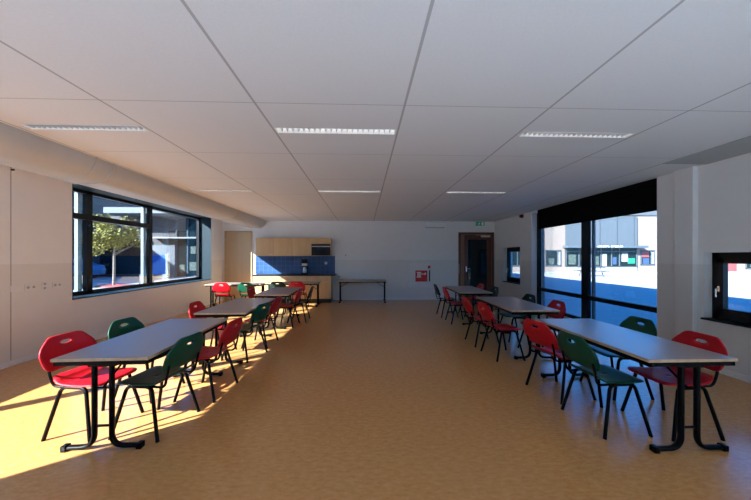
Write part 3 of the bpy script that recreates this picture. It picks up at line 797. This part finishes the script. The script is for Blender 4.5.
# tree in the court
def make_tree(loc):
    t = thing('tree', 'small yellow green tree with pale trunk outside the left window', 'tree', loc)
    tr = MB(); tr.tube([(0, 0, 0), (.02, 0, .8), (0, .03, 1.9), (.03, 0, 2.7)], [.075, .065, .055, .03], 10)
    rnd = random.Random(3)
    for k in range(9):
        a = 2*PI*k/9+rnd.random()*.5; z = 1.7+.1*k; R = .75+.3*rnd.random()
        tr.tube([(0, 0, z), (R*.5*math.cos(a), R*.5*math.sin(a), z+.28), (R*math.cos(a), R*math.sin(a), z+.5)], [.028, .018, .007], 6)
    tr.build('trunk', 'bark', t)
    cl = [(rnd.gauss(0, .62), rnd.gauss(0, .62), 2.75+rnd.gauss(0, .42), .28+.25*rnd.random()) for _ in range(46)]
    cl = [c for c in cl if (c[0]**2+c[1]**2)/1.7+((c[2]-2.75)/.85)**2 < 1.15]
    lv = MB()
    for _ in range(5200):
        cx, cy, cz, r = rnd.choice(cl)
        d = Vector((rnd.gauss(0, 1), rnd.gauss(0, 1), rnd.gauss(0, 1))).normalized()*r*(rnd.random()**.4)
        p = Vector((cx, cy, cz))+d
        a = Vector((rnd.gauss(0, 1), rnd.gauss(0, 1), rnd.gauss(0, 1))).normalized(); b = a.orthogonal()
        s = .045+.03*rnd.random()
        lv.add([p-a*s, p-b*s*.55+a*s*.1, p+a*s, p+b*s*.55+a*s*.1], [(0, 1, 2, 3)])
    lv.build('foliage', 'leaf_yellow_green', t)
make_tree((-13.7, 17.5, -.125))

# parked car
def make_car(loc, rz):
    t = thing('car', 'light blue parked car outside the left window, left of the tree', 'car', loc, rz)
    W = .86
    prof = [(-2.05, .28), (-2.1, .62), (-1.95, .86), (-1.45, .95), (-.85, 1.42), (-.2, 1.50), (.75, 1.46), (1.5, 1.08), (1.98, .98), (2.08, .65), (2.02, .28)]
    b = MB(); n = len(prof)
    rows = []
    for s, k in ((-1, 1), (1, 1)):
        rows.append([(x, s*(W-(.16 if z > 1.0 else .0)*(min(1, (z-1.0)/.4) if z > 1 else 0)), z) for x, z in prof])
    b.add(rows[0]+rows[1], [tuple(range(n)), tuple(reversed(range(n, 2*n)))]+[(i, (i+1) % n, (i+1) % n+n, i+n) for i in range(n)])
    b.build('body', 'car_paint', t, bevel=.05)
    for s in (-1, 1):
        y = s*(W-.055)
        MB().add([(-1.15, s*(W+.005), 1.0), (.1, s*(W+.005), 1.0), (.1, s*(W-.13), 1.40), (-.72, s*(W-.13), 1.38), (-1.15, s*(W-.05), 1.0), (.1, s*(W-.05), 1.0), (.1, s*(W-.2), 1.40), (-.72, s*(W-.2), 1.38)],
                 [(0, 1, 2, 3), (7, 6, 5, 4), (0, 4, 5, 1), (1, 5, 6, 2), (2, 6, 7, 3), (3, 7, 4, 0)]).build('side_window', 'car_glass', t)
        MB().add([(.18, s*(W+.005), 1.0), (1.25, s*(W+.005), 1.02), (.72, s*(W-.13), 1.38), (.18, s*(W-.13), 1.40), (.18, s*(W-.05), 1.0), (1.25, s*(W-.05), 1.02), (.72, s*(W-.2), 1.38), (.18, s*(W-.2), 1.40)],
                 [(0, 1, 2, 3), (7, 6, 5, 4), (0, 4, 5, 1), (1, 5, 6, 2), (2, 6, 7, 3), (3, 7, 4, 0)]).build('side_window', 'car_glass', t)
        for x in (-1.3, 1.3):
            w = MB().tube([(x, s*(W-.16), .31), (x, s*(W+.02), .31)], .31, 24).build('wheel', 'tyre', t)
            MB().tube([(x, s*(W+.02), .31), (x, s*(W+.03), .31)], .19, 16).build('hub_cap', 'silver', w)
    MB().box(-2.12, -2.05, -.7, -.4, .65, .78).box(-2.12, -2.05, .4, .7, .65, .78).build('headlight', 'sign_white', t)
make_car((-22.2, 24.0, -.125), .15)

# planters beside the tree
for (x, y, lab) in [(-14.75, 16.85, 'dark planter box left of the tree outside the left window'), (-12.35, 18.1, 'dark planter box right of the tree outside the left window')]:
    p = thing('planter', lab, 'planter', (x, y, -.125), .1, 'planters around the tree')
    MB().box(-.26, .26, -.26, .26, 0, .62).build('box', 'planter_dark', p, bevel=.01)
    MB().box(-.22, .22, -.22, .22, .62, .64).build('soil', 'bark', p)
tag(MB().box(-14.3, -12.9, 17.0, 17.3, -.125, -.03).box(-14.3, -12.9, 17.7, 18.0, -.125, -.03).box(-14.3, -13.9, 17.3, 17.7, -.125, -.03).box(-13.5, -12.9, 17.3, 17.7, -.125, -.03).build('tree_bed', 'soil_red'), 'low red edged bed around the foot of the tree', 'tree bed')

# ------------------------------------------------------------------ light and camera
sun = bpy.data.lights.new('sun', 'SUN'); sun.energy = 17.0; sun.angle = .0093; sun.color = (1, .955, .885)
so = bpy.data.objects.new('sun', sun); COL.objects.link(so)
so.rotation_euler = Vector((1.39, 1.08, -1.0)).to_track_quat('-Z', 'Y').to_euler()
so.location = (-30, -20, 25)
w = bpy.data.worlds.new('sky'); SC.world = w; w.use_nodes = True; nt = w.node_tree
bg = nt.nodes['Background']
sk = nt.nodes.new('ShaderNodeTexSky'); sk.sky_type = 'NISHITA'; sk.sun_disc = False
sk.sun_elevation = math.radians(29.6); sk.sun_rotation = math.radians(232)
sk.air_density = 1.0; sk.dust_density = .3; sk.ozone_density = 2.0
hs = nt.nodes.new('ShaderNodeMix'); hs.data_type = 'RGBA'; hs.blend_type = 'MULTIPLY'; hs.inputs['Factor'].default_value = 1
hs.inputs['B'].default_value = (.05, .46, .86, 1)
L(nt, sk.outputs[0], hs.inputs['A']); L(nt, hs.outputs['Result'], bg.inputs['Color'])
bg.inputs['Strength'].default_value = .36

cam = bpy.data.cameras.new('camera'); co = bpy.data.objects.new('camera', cam); COL.objects.link(co)
F = 310.
cam.sensor_fit = 'HORIZONTAL'; cam.sensor_width = 36; cam.lens = F/751*36; cam.shift_y = 7/751; cam.clip_start = .05; cam.clip_end = 500
co.location = (0, 0, 1.5); co.rotation_euler = (PI/2, 0, -math.atan(11.5/F))
SC.camera = co
SC.view_settings.view_transform = 'Standard'; SC.view_settings.look = 'None'
SC.view_settings.gamma = 1; SC.view_settings.use_curve_mapping = False
SC.view_settings.exposure = 1.06
